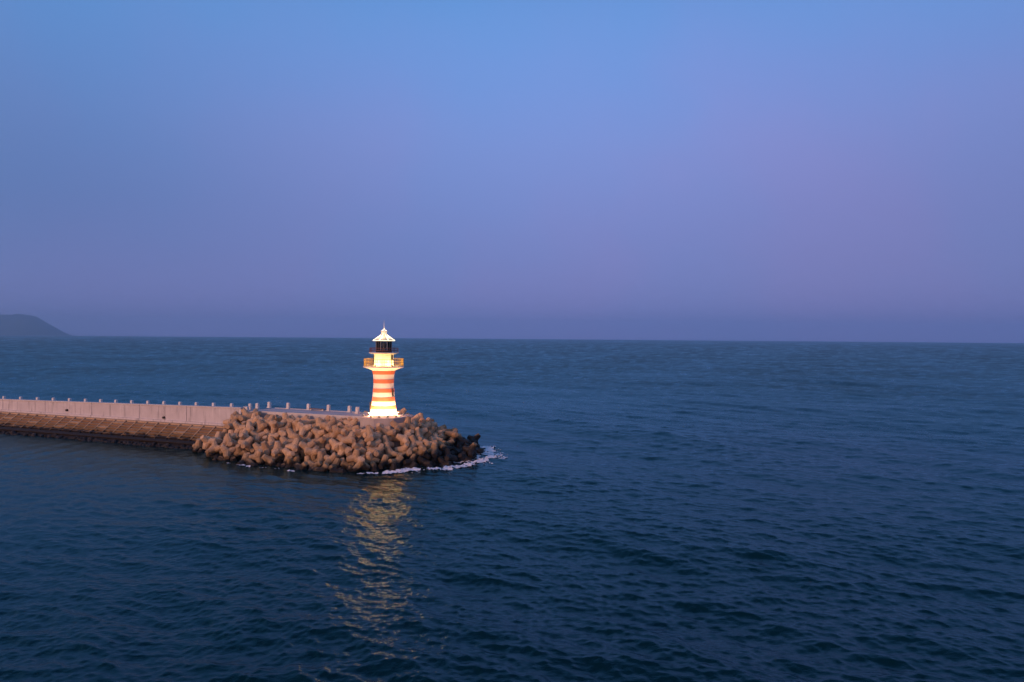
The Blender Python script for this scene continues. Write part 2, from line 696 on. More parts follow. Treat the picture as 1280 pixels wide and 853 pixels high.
# walkway: the deck, in short lengths that follow its slope
bm = bmesh.new()
cuts = [-3.0, 6, 12, 18, 23.5, 28.5, 34.0, 48, 62, 80, 100, 120, 141]
for a, b in zip(cuts, cuts[1:]):
    front = -.006 if b <= 31 else -.81
    add_run(bm, a, b, front, -6.3, lambda s: 1.0, deck_z)
bmesh.ops.remove_doubles(bm, verts=bm.verts, dist=.0005)
walk = obj('walkway', bm, 'deck')
tag(walk, kind='structure')

# paving on the open part of the deck: slabs with open joints, 12 mm proud
bm = bmesh.new()
s_ = -1.6
slab_bm = bm
k = 0
while s_ < 28.0:
    for d0, d1 in ((-.32, -3.1), (-3.14, -5.85)):
        add_run(bm, s_, s_ + 2.45, d0, d1, lambda s: 6.70, lambda s: 6.765 + .006 * ((k * 7) % 3), .012)
        k += 1
    s_ += 2.5
paving = obj('paving_slab', bm, 'deck', walk)
tag(paving, kind='stuff')
bm = bmesh.new()
add_run(bm, -1.8, 28.4, .03, -.28, lambda s: 6.3, lambda s: 6.84, .02)
obj('edge_kerb', bm, 'coping', walk)
bm = bmesh.new()
add_run(bm, -1.8, 28.4, -5.9, -6.28, lambda s: 6.5, lambda s: 6.86, .02)
add_run(bm, 34.2, 141, -5.9, -6.28, lambda s: low_deck(s) - .2, lambda s: low_deck(s) + .12, .02)
obj('far_kerb', bm, 'coping', walk)

# sea wall: sections with open joints, coping and footing
sw = tag(empty('sea_wall', sdz(31.5, 0, 0)), 'long pale pinkish concrete wall standing on top of the stepped slope', 'wall')


def local(o, root):
    """keep a world-built mesh in place under a root that sits elsewhere"""
    o.parent = root
    o.matrix_parent_inverse = Matrix.Translation(-Vector(root.location))


for i, (a, b) in enumerate(zip(JOINTS, JOINTS[1:])):
    bm = bmesh.new()
    g = .035
    add_run(bm, a + g, b - g, 0, -.8, lambda s: 3.3, lambda s: wall_top(s) - .28, .03)
    sec = obj('wall_section', bm, 'wall')
    local(sec, sw)
    bm = bmesh.new()
    add_run(bm, a + g, b - g, .07, -.86, lambda s: wall_top(s) - .277, wall_top, .03)
    c = obj('coping', bm, 'coping')
    c.parent = sec
    c.matrix_parent_inverse = Matrix.Identity(4)
    bm = bmesh.new()
    add_run(bm, a + g, b - g, .32, .004, lambda s: 3.3, lambda s: 3.98, .03)
    c = obj('footing', bm, 'wall')
    c.parent = sec
    c.matrix_parent_inverse = Matrix.Identity(4)

# drain pipes through the wall, each with a dark weep mark below
for sx, z in ((50.9, 4.5), (78.5, 4.78)):
    bm = bmesh.new()
    p, q = Vector(sdz(sx, -.2, z)), Vector(sdz(sx, .38, z - .03))
    add_tube(bm, p, q, .23, 12)
    o = obj('drain_pipe', bm, 'pipe')
    local(o, sw)

# sloping revetment of ribs and step slabs below the wall
rv = tag(empty('revetment', sdz(32, 4, 0)), 'brown stepped concrete slope with ribs running down from wall to water', 'stepped slope')
Z_TOP, D_TOP, SLOPE = 3.62, 1.75, 1.42


def slope_pt(s, z, lift=0.0):
    """a point on the slope at height z, lifted square to it"""
    d = D_TOP + (Z_TOP - z) * SLOPE
    n = math.hypot(1, SLOPE)
    return sdz(s, d + lift / n, z + lift * SLOPE / n)


bm = bmesh.new()
add_run(bm, 30.0, 141, -.2, D_TOP, lambda s: 1.0, lambda s: 3.60)
o = obj('berm', bm, 'rib')
local(o, rv)
bm = bmesh.new()
a_, b_ = 30.0, 141.0
add_hexa(bm, [slope_pt(a_, 3.58, -.05 - 1.2), slope_pt(b_, 3.58, -.05 - 1.2), slope_pt(b_, -2, -.05 - 1.2), slope_pt(a_, -2, -.05 - 1.2),
              slope_pt(a_, 3.58, -.05), slope_pt(b_, 3.58, -.05), slope_pt(b_, -2, -.05), slope_pt(a_, -2, -.05)])
o = obj('slope_bed', bm, 'slope')
local(o, rv)
# lip along the top of the slope
bm = bmesh.new()
add_run(bm, 30.0, 141, D_TOP - .42, D_TOP + .12, lambda s: 3.45, lambda s: 3.70, .03)
o = obj('lip_beam', bm, 'rib')
local(o, rv)
PITCH = 2.9
zs = [3.42, 2.98, 2.54, 2.10, 1.66, 1.22]
s_ = 33.0
slab_n = 0
while s_ < 112:
    bm = bmesh.new()
    w = .13
    add_hexa(bm, [slope_pt(s_ - w, 3.52, -.1), slope_pt(s_ + w, 3.52, -.1), slope_pt(s_ + w, .95, -.1), slope_pt(s_ - w, .95, -.1),
                  slope_pt(s_ - w, 3.52, .25), slope_pt(s_ + w, 3.52, .25), slope_pt(s_ + w, .95, .25), slope_pt(s_ - w, .95, .25)], .03)
    o = obj('rib', bm, 'rib')
    local(o, rv)
    for za, zb in zip(zs, zs[1:]):
        j = random.uniform(-.02, .02)
        # a wedge-shaped step: upper edge sunk, lower edge proud, so each course shadows the next
        lo, hi = .0 + j, .27 + j
        bm = bmesh.new()
        a, b = s_ + w + .03, s_ + PITCH - w - .03
        add_hexa(bm, [slope_pt(a, za, -.1), slope_pt(b, za, -.1), slope_pt(b, zb + .03, -.1), slope_pt(a, zb + .03, -.1),
                      slope_pt(a, za, lo), slope_pt(b, za, lo), slope_pt(b, zb + .03, hi), slope_pt(a, zb + .03, hi)], .02)
        o = obj('step_slab', bm, 'rib' if slab_n % 7 == 3 else 'slope')
        local(o, rv)
        slab_n += 1
    s_ += PITCH
# toe beam just above the waterline
bm = bmesh.new()
zt = .95
add_hexa(bm, [slope_pt(30, zt, -.2), slope_pt(141, zt, -.2), slope_pt(141, .55, -.2), slope_pt(30, .55, -.2),
              slope_pt(30, zt, .34), slope_pt(141, zt, .34), slope_pt(141, .55, .34), slope_pt(30, .55, .34)], .04)
o = obj('toe_beam', bm, 'slope')
local(o, rv)


def rock_bm(bm, c, r, seed):
    m4 = Matrix.Translation(c) @ Matrix.Rotation(seed * 2.1, 4, 'Z') @ Matrix.Rotation(seed, 4, 'X') @ Matrix.Diagonal((1, .8, .7, 1))
    res = bmesh.ops.create_icosphere(bm, subdivisions=2, radius=r, matrix=m4)
    for v in res['verts']:
        v.co += (v.co - Vector(c)) * (.45 * noise.noise(v.co * (1.1 / r) * .8 + Vector((seed * 7, 0, 0))))


bm = bmesh.new()
for i in range(300):
    s0 = random.uniform(30, 118)
    zc = random.uniform(-.35, .25)
    p = slope_pt(s0, zc, .05)
    rock_bm(bm, p, random.uniform(.28, .62), random.uniform(0, 20))
o = obj('toe_rubble', bm, 'rubble')
o['kind'] = 'stuff'
local(o, rv)

# ------------------------------------------------------------------ lighthouse platform (octagonal block)
LX, LY = -22.94, 122.3
PZ = 7.0
bm = bmesh.new()
ROT8 = math.atan2(-LY, -LX) + PI / 8
add_lathe(bm, [(4.36, 2.0), (4.36, PZ - .26), (4.40, PZ - .24), (4.40, PZ - .03), (4.37, PZ)], 8, ROT8)
for v in bm.verts:
    v.co.x += LX
    v.co.y += LY
plat = tag(obj('lighthouse_platform', bm, 'platform'), 'low pale octagonal concrete platform under the lighthouse', 'platform')

# ------------------------------------------------------------------ lighthouse
FACE = math.atan2(-LY, -LX)            # towards the camera side
lh = tag(empty('lighthouse', (LX, LY, PZ)), 'floodlit white lighthouse with orange red bands, gallery and dark lantern room', 'lighthouse')
rad_pts = [(0, 2.34), (.7, 2.27), (2.1, 2.12), (3.4, 1.96), (4.7, 1.86), (6.1, 1.80), (7.4, 1.87), (8.15, 2.02)]


def tower_r(z):
    for (a, ra), (b, rb) in zip(rad_pts, rad_pts[1:]):
        if a <= z <= b:
            i = rad_pts.index((a, ra))
            p0 = rad_pts[max(i - 1, 0)][1]
            p3 = rad_pts[min(i + 2, len(rad_pts) - 1)][1]
            t = (z - a) / (b - a)
            return .5 * (2 * ra + (rb - p0) * t + (2 * p0 - 5 * ra + 4 * rb - p3) * t * t + (3 * ra - p0 - 3 * rb + p3) * t ** 3)
    return rad_pts[-1][1]


bm = bmesh.new()
prof = [(2.50, .004), (2.50, .22), (2.42, .26), (2.42, .46), (2.36, .49)] + [(tower_r(z), z) for z in np.linspace(.5, 8.15, 40)]
add_lathe(bm, prof, 56)
tower = obj('tower', bm, 'white_paint', lh, smooth=True, sharp=35)
for z0, z1 in ((7.5, 8.13), (5.93, 6.63), (4.3, 4.98), (2.74, 3.46), (1.3, 1.93)):
    bm = bmesh.new()
    pr = [(tower_r(z0) - .03, z0)] + [(tower_r(z) + .025, z) for z in np.linspace(z0, z1, 6)] + [(tower_r(z1) - .03, z1)]
    add_lathe(bm, pr, 56, cap=False)
    obj('stripe', bm, 'red_paint', tower, smooth=True, sharp=35)


def opening(parent, az, z, w, h, r, name='window'):
    """a narrow framed opening on a round wall"""
    a = FACE + az
    ctr = Vector((r * math.cos(a), r * math.sin(a), z))
    rot = Matrix.Rotation(a, 4, 'Z')

    def bx(c, size):
        bm_ = bmesh.new()
        add_box(bm_, c, size)
        bm_.transform(Matrix.Translation(ctr) @ rot)
        return bm_
    wdw = obj(name, bx((0.0, 0, 0), (.16, w, h)), 'dark_opening', parent)
    fb = bmesh.new()
    for c, s3 in (((.06, -w / 2 - .03, 0), (.2, .06, h + .12)), ((.06, w / 2 + .03, 0), (.2, .06, h + .12)),
                  ((.06, 0, h / 2 + .03), (.2, w, .06))):
        add_box(fb, c, s3)
    fb.transform(Matrix.Translation(ctr) @ rot)
    obj('frame', fb, 'dark_metal', wdw)
    obj('sill', bx((.10, 0, -h / 2 - .05), (.28, w + .2, .08)), 'dark_metal', wdw)
    return wdw


opening(lh, R(56), 4.15, .26, .95, 1.86)
opening(lh, R(-125), 5.6, .42, 1.1, 1.82)
# entrance on the landward side of the tower
dr = opening(lh, R(-100), 1.45, .85, 1.95, 2.22, 'door')

# gallery: flared cornice, slab, railing
bm = bmesh.new()
add_lathe(bm, [(1.95, 8.12), (2.08, 8.2), (2.35, 8.36), (2.85, 8.56), (3.35, 8.70), (3.56, 8.74), (3.62, 8.77), (3.62, 8.93), (3.58, 8.95)], 56)
obj('gallery', bm, 'white_paint', lh, smooth=True, sharp=35)


def railing(z0, h, r, nb, mat, rb, rails, parent):
    bm_ = bmesh.new()
    for t in rails:
        zc = z0 + h * t
        n = 56
        ring = []
        for k in range(n):
            a = 2 * PI * k / n
            ca, sa = math.cos(a), math.sin(a)
            ring.append([bm_.verts.new(((r + dx) * ca, (r + dx) * sa, zc + dz)) for dx, dz in ((-.03, -.03), (.03, -.03), (.03, .03), (-.03, .03))])
        for k in range(n):
            p, q = ring[k], ring[(k + 1) % n]
            for e in range(4):
                bm_.faces.new((p[e], q[e], q[(e + 1) % 4], p[(e + 1) % 4]))
    rl = obj('railing', bm_, mat, parent)
    bb = bmesh.new()
    for k in range(nb):
        a = 2 * PI * (k + .5) / nb
        x, y = r * math.cos(a), r * math.sin(a)
        add_tube(bb, (x, y, z0), (x, y, z0 + h * rails[-1] - .03), rb * (2.2 if k % 6 == 0 else 1), 4)
    o = obj('baluster', bb, mat, rl)
    o['kind'] = 'stuff'
    return rl


railing(8.95, 1.3, 3.48, 72, 'gold_metal', .026, (.10, .55, 1.0), lh)

# watch room between the galleries
bm = bmesh.new()
add_lathe(bm, [(1.78, 8.955), (1.78, 9.12), (1.70, 9.16), (1.70, 11.02), (1.80, 11.10), (1.80, 11.14)], 48)
wr = obj('watch_room', bm, 'white_paint', lh, smooth=True, sharp=35)
opening(lh, R(55), 10.5, .28, .75, 1.66)
opening(lh, R(-95), 9.95, .75, 1.75, 1.68, 'door')
bm = bmesh.new()
add_lathe(bm, [(1.80, 11.143), (2.2, 11.17), (2.62, 11.24), (2.65, 11.27), (2.65, 11.38), (2.62, 11.40)], 48)
obj('upper_gallery', bm, 'white_paint', lh, smooth=True, sharp=35)
railing(11.40, .78, 2.52, 40, 'dark_red_metal', .02, (.5, 1.0), lh)

# lantern room: eight panes between dark mullions, lens inside
lr = 1.48
bm = bmesh.new()
add_lathe(bm, [(lr + .06, 11.403), (lr + .06, 11.75)], 8, ROT8)
ln = obj('lantern_room', bm, 'dark_metal', lh)
LZ0, LZ1 = 11.753, 13.42
for k in range(8):
    a0, a1 = ROT8 + k * PI / 4, ROT8 + (k + 1) * PI / 4
    p0 = Vector((lr * math.cos(a0), lr * math.sin(a0), 0))
    p1 = Vector((lr * math.cos(a1), lr * math.sin(a1), 0))
    nrm = ((p0 + p1) / 2).normalized() * .02
    bm = bmesh.new()
    e = (p1 - p0).normalized() * .07
    add_hexa(bm, [tuple(v + Vector((0, 0, z))) for z in (LZ0, LZ1 - .003) for v in (p0 + e - nrm, p1 - e - nrm, p1 - e + nrm, p0 + e + nrm)])
    obj('pane', bm, 'glass', ln)
    bm = bmesh.new()
    add_tube(bm, p0 * 1.0 + Vector((0, 0, LZ0)), p0 * 1.0 + Vector((0, 0, LZ1 - .004)), .062, 6)
    obj('mullion', bm, 'grey_metal', ln)
    bm = bmesh.new()
    mid = (p0 + p1) / 2
    add_tube(bm, mid + nrm * 1.8 + Vector((0, 0, LZ0)), mid + nrm * 1.8 + Vector((0, 0, LZ1 - .004)), .022, 5)
    obj('glazing_bar', bm, 'grey_metal', ln)
bm = bmesh.new()
add_lathe(bm, [(.28, 11.76), (.28, 12.1), (.16, 12.14), (.16, 12.3), (.34, 12.36), (.46, 12.6), (.46, 12.8), (.34, 13.02), (.14, 13.1)], 16)
obj('lens', bm, 'grey_metal', ln, smooth=True)

# roof
bm = bmesh.new()
add_lathe(bm, [(1.60, 13.423), (2.02, 13.43), (2.08, 13.46), (2.08, 13.54), (1.5, 13.88), (.95, 14.25), (.60, 14.55)], 8, ROT8)
roof = obj('roof', bm, 'roof_paint', lh)
bm = bmesh.new()
add_lathe(bm, [(.50, 14.52), (.50, 15.1), (.58, 15.14), (.58, 15.22), (.42, 15.34), (.16, 15.46)], 16)
obj('cupola', bm, 'white_paint', roof, smooth=True, sharp=35)
bm = bmesh.new()
add_lathe(bm, [(.10, 15.45), (.13, 15.58), (.09, 15.7), (.055, 16.2), (.018, 17.15)], 8)
obj('spire', bm, 'white_paint', roof, smooth=True)
# light strips along the hips, eave and foot of the cupola
bm = bmesh.new()
for k in range(8):
    a = ROT8 + k * PI / 4
    ca, sa = math.cos(a), math.sin(a)
    pr = [(2.06, 13.56), (1.5, 13.90), (.95, 14.27), (.62, 14.56)]
    for (ra, za), (rb_, zb) in zip(pr, pr[1:]):
        add_tube(bm, (ra * ca, ra * sa, za), (rb_ * ca, rb_ * sa, zb), .04, 5)
    b = ROT8 + (k + 1) * PI / 4
    add_tube(bm, (2.09 * ca, 2.09 * sa, 13.5), (2.09 * math.cos(b), 2.09 * math.sin(b), 13.5), .03, 5)
strip = obj('light_strip', bm, 'led', roof)


def add_light(kind, name, loc, energy, color, parent=None, aim=None, size=.25, spot=110, blend=.9):
    L = bpy.data.lights.new(name, kind)
    L.energy = energy
    L.color = color
    if kind == 'SPOT':
        L.spot_size = R(spot)
        L.spot_blend = blend
        L.shadow_soft_size = size
    elif kind == 'POINT':
        L.shadow_soft_size = size
    o = bpy.data.objects.new(name, L)
    col.objects.link(o)
    o.location = loc
    if aim is not None:
        o.rotation_euler = (Vector(loc) - Vector(aim)).to_track_quat('Z', 'Y').to_euler()
    if parent:
        o.parent = parent
    return o


# small lamp ring at the foot of the cupola
for k in range(6):
    a = ROT8 + PI / 8 + k * PI / 3
    add_light('POINT', 'cupola_lamp', (1.25 * math.cos(a), 1.25 * math.sin(a), 14.45), 28, (1.0, .74, .40), lh, size=.06)


for k in range(3):  # added point lights without fixtures, there to brighten the spire
    a = FACE + PI / 3 + k * 2 * PI / 3
    add_light('POINT', 'spire_fill', (.36 * math.cos(a), .36 * math.sin(a), 15.5), 9, (1.0, .78, .50), lh, size=.04)


def floodlight(loc, aim, label, group, energy, color, scale=1.0, spot=120):
    """yoke, housing and bright lens; the real lamp sits just in front of the lens"""
    loc, aim = Vector(loc), Vector(aim)
    root = tag(empty('floodlight', loc), label, 'floodlight', group)
    d = (aim - (loc + Vector((0, 0, .3 * scale)))).normalized()
    M3 = d.to_track_quat('Z', 'Y').to_matrix().to_4x4()
    pos = Matrix.Translation((0, 0, .30 * scale)) @ M3 @ Matrix.Scale(scale, 4)
    b1 = bmesh.new()
    add_hexa(b1, [(-.12, -.1, -.14), (.12, -.1, -.14), (.12, .1, -.14), (-.12, .1, -.14),
                  (-.24, -.18, .10), (.24, -.18, .10), (.24, .18, .10), (-.24, .18, .10)], .015)
    b1.transform(pos)
    obj('housing', b1, 'dark_metal', root)
    b1 = bmesh.new()
    add_box(b1, (0, 0, .115), (.42, .30, .02))
    b1.transform(pos)
    obj('lens', b1, 'lamp_lens', root)
    b1 = bmesh.new()
    hz = Vector((-d.y, d.x, 0)).normalized() * .27 * scale
    for sgn in (-1, 1):
        add_tube(b1, (sgn * hz.x, sgn * hz.y, .02), (sgn * hz.x, sgn * hz.y, .31 * scale), .02, 5)
    add_tube(b1, (-hz.x, -hz.y, .02), (hz.x, hz.y, .02), .025, 5)
    obj('bracket', b1, 'dark_metal', root)
    p = Vector((0, 0, .30 * scale)) + d * .19 * scale
    add_light('SPOT', 'floodlight_lamp', p, energy, color, root, p + d, .10, spot, .7)
    if scale > .7:
        add_light('POINT', 'floodlight_spill', p + d * .12 + Vector((0, 0, .1)), 26, color, root, size=.08)  # extra point light added to warm the platform and nearby tetrapods
    return root


FL = [(-38, 'black floodlight at left front of the white tower base'), (-12, 'black floodlight left of centre before the tower base'),
      (12, 'black floodlight right of centre before the tower base'), (38, 'black floodlight at right front of the white tower base'),
      (84, 'glowing floodlight on the platform edge right of the tower'), (-84, 'glowing floodlight on the platform edge left of the tower'),
      (132, 'floodlight behind the tower on its right, seaward'), (-132, 'floodlight behind the tower on its left, seaward')]
for deg, lab in FL:
    a = FACE + R(deg)
    rr = 3.55
    x, y = LX + rr * math.cos(a), LY + rr * math.sin(a)
    floodlight((x, y, PZ + .004), (LX + .6 * math.cos(a), LY + .6 * math.sin(a), PZ + (4.6 if abs(deg) != 84 else 2.6)), lab, 'floodlights round the tower foot', 1900, (1.0, .49, .21), .8, 130 if abs(deg) != 84 else 168)

GL = ['front left', 'front right', 'right', 'rear right', 'rear left', 'left']
for k, w in enumerate(GL):
    a = FACE + R(-30 + 60 * k)
    rr = 2.95
    x, y = LX + rr * math.cos(a), LY + rr * math.sin(a)
    floodlight((x, y, PZ + 8.954), (LX + .9 * math.cos(a), LY + .9 * math.sin(a), PZ + 9.4),
               'small floodlight on the gallery floor, %s of the watch room' % w, 'floodlights on the gallery', 560, (1.0, .58, .18), .55, 150)

# ------------------------------------------------------------------ posts along the far edge of the walkway
def post_mesh(h, w):
    bm_ = bmesh.new()
    add_box(bm_, (0, 0, .09), (w + .16, w + .16, .18), .02)
    add_hexa(bm_, [(-w / 2, -w / 2, .18), (w / 2, -w / 2, .18), (w / 2, w / 2, .18), (-w / 2, w / 2, .18),
                   (-w * .46, -w * .46, h - .22), (w * .46, -w * .46, h - .22), (w * .46, w * .46, h - .22), (-w * .46, w * .46, h - .22)], .03)
    add_hexa(bm_, [(-w * .54, -w * .54, h - .218), (w * .54, -w * .54, h - .218), (w * .54, w * .54, h - .218), (-w * .54, w * .54, h - .218),
                   (-w * .36, -w * .36, h), (w * .36, -w * .36, h), (w * .36, w * .36, h), (-w * .36, w * .36, h)], .04)
    bmesh.ops.recalc_face_normals(bm_, faces=bm_.faces)
    me = bpy.data.meshes.new('stone_post')
    bm_.to_mesh(me)
    bm_.free()
    me.materials.append(MAT['post'])
    return me


pm = post_mesh(1.22, .58)
AXIS = math.atan2(TY, TX)
ORD = ['first', 'second', 'third', 'fourth', 'fifth', 'sixth', 'seventh', 'eighth', 'ninth', 'tenth', 'eleventh', 'twelfth', 'thirteenth',
       'fourteenth', 'fifteenth', 'sixteenth', 'seventeenth', 'eighteenth']


open_s = [8.34, 10.95, 15.67, 20.32, 25.14, 29.75]
for i, s0 in enumerate(open_s):
    o = bpy.data.objects.new('stone_post', pm)
    col.objects.link(o)
    o.location = sdz(s0, -5.95 if i else -4.6, 6.77)
    o.rotation_euler = (0, 0, AXIS)
    lab = ['pale stone post nearest the lighthouse on the low walkway', 'second pale post left of the lighthouse, on the low walkway',
           'third pale post left of the lighthouse, on the low walkway', 'fourth pale post left of the lighthouse, at the walkway far edge',
           'fifth pale post left of the lighthouse, above the tetrapods', 'sixth pale post left of the lighthouse, beside the close pair'][i]
    tag(o, lab, 'stone post', 'stone posts along the walkway')
for s0, lab in ((32.7, 'right one of the close pair of white posts beyond the wall end'), (34.5, 'left one of the close pair of white posts beyond the wall end')):
    o = bpy.data.objects.new('stone_post', pm)
    col.objects.link(o)
    o.location = sdz(s0, -5.95, deck_z(s0) + .06)
    o.rotation_euler = (0, 0, AXIS)
    o.scale = (1.05, 1.05, 1.02)
    tag(o, lab, 'stone post', 'stone posts along the walkway')
left_s = [39.19, 43.91, 48.5, 52.97, 57.43, 61.98, 66.68, 71.39, 76.0, 80.72, 85.79, 91.03, 96.29, 101.99, 107.85]
for i, s0 in enumerate(left_s):
    o = bpy.data.objects.new('stone_post', pm)
    col.objects.link(o)
    o.location = sdz(s0, -5.95, low_deck(s0) + .004)
    o.rotation_euler = (0, 0, AXIS)
    tag(o, 'grey stone post showing above the pink wall, %s from the wall end' % ORD[i], 'stone post', 'stone posts along the walkway')
# low pier that closes the wall end
bm = bmesh.new()
add_box(bm, (0, 0, .38), (.62, .62, .76), .03)
add_box(bm, (.1, 0, .82), (.95, .74, .12), .02)
o = tag(obj('end_pier', bm, 'post'), 'low white pier with a flat cap at the wall end', 'pier')
o.location = sdz(30.6, -.55, 6.60)
o.rotation_euler = (0, 0, AXIS)
bm = bmesh.new()
sA, sB = 20.32, 15.67
for t in (.2, .8):
    p = sA + (sB - sA) * t
    add_run(bm, p - .15, p + .15, -5.25, -5.65, lambda s: 6.80, lambda s: 7.05, .02)
bench = obj('stone_bench', bm, 'post')
bm = bmesh.new()
add_run(bm, sA - .7, sB + .7, -5.15, -5.75, lambda s: 7.054, lambda s: 7.17, .02)
mm = plain('bench_wood', (.24, .13, .07), .7)
seat = obj('seat', bm, mm, bench)
tag(bench, 'long low brown bench between two posts on the walkway', 'bench')

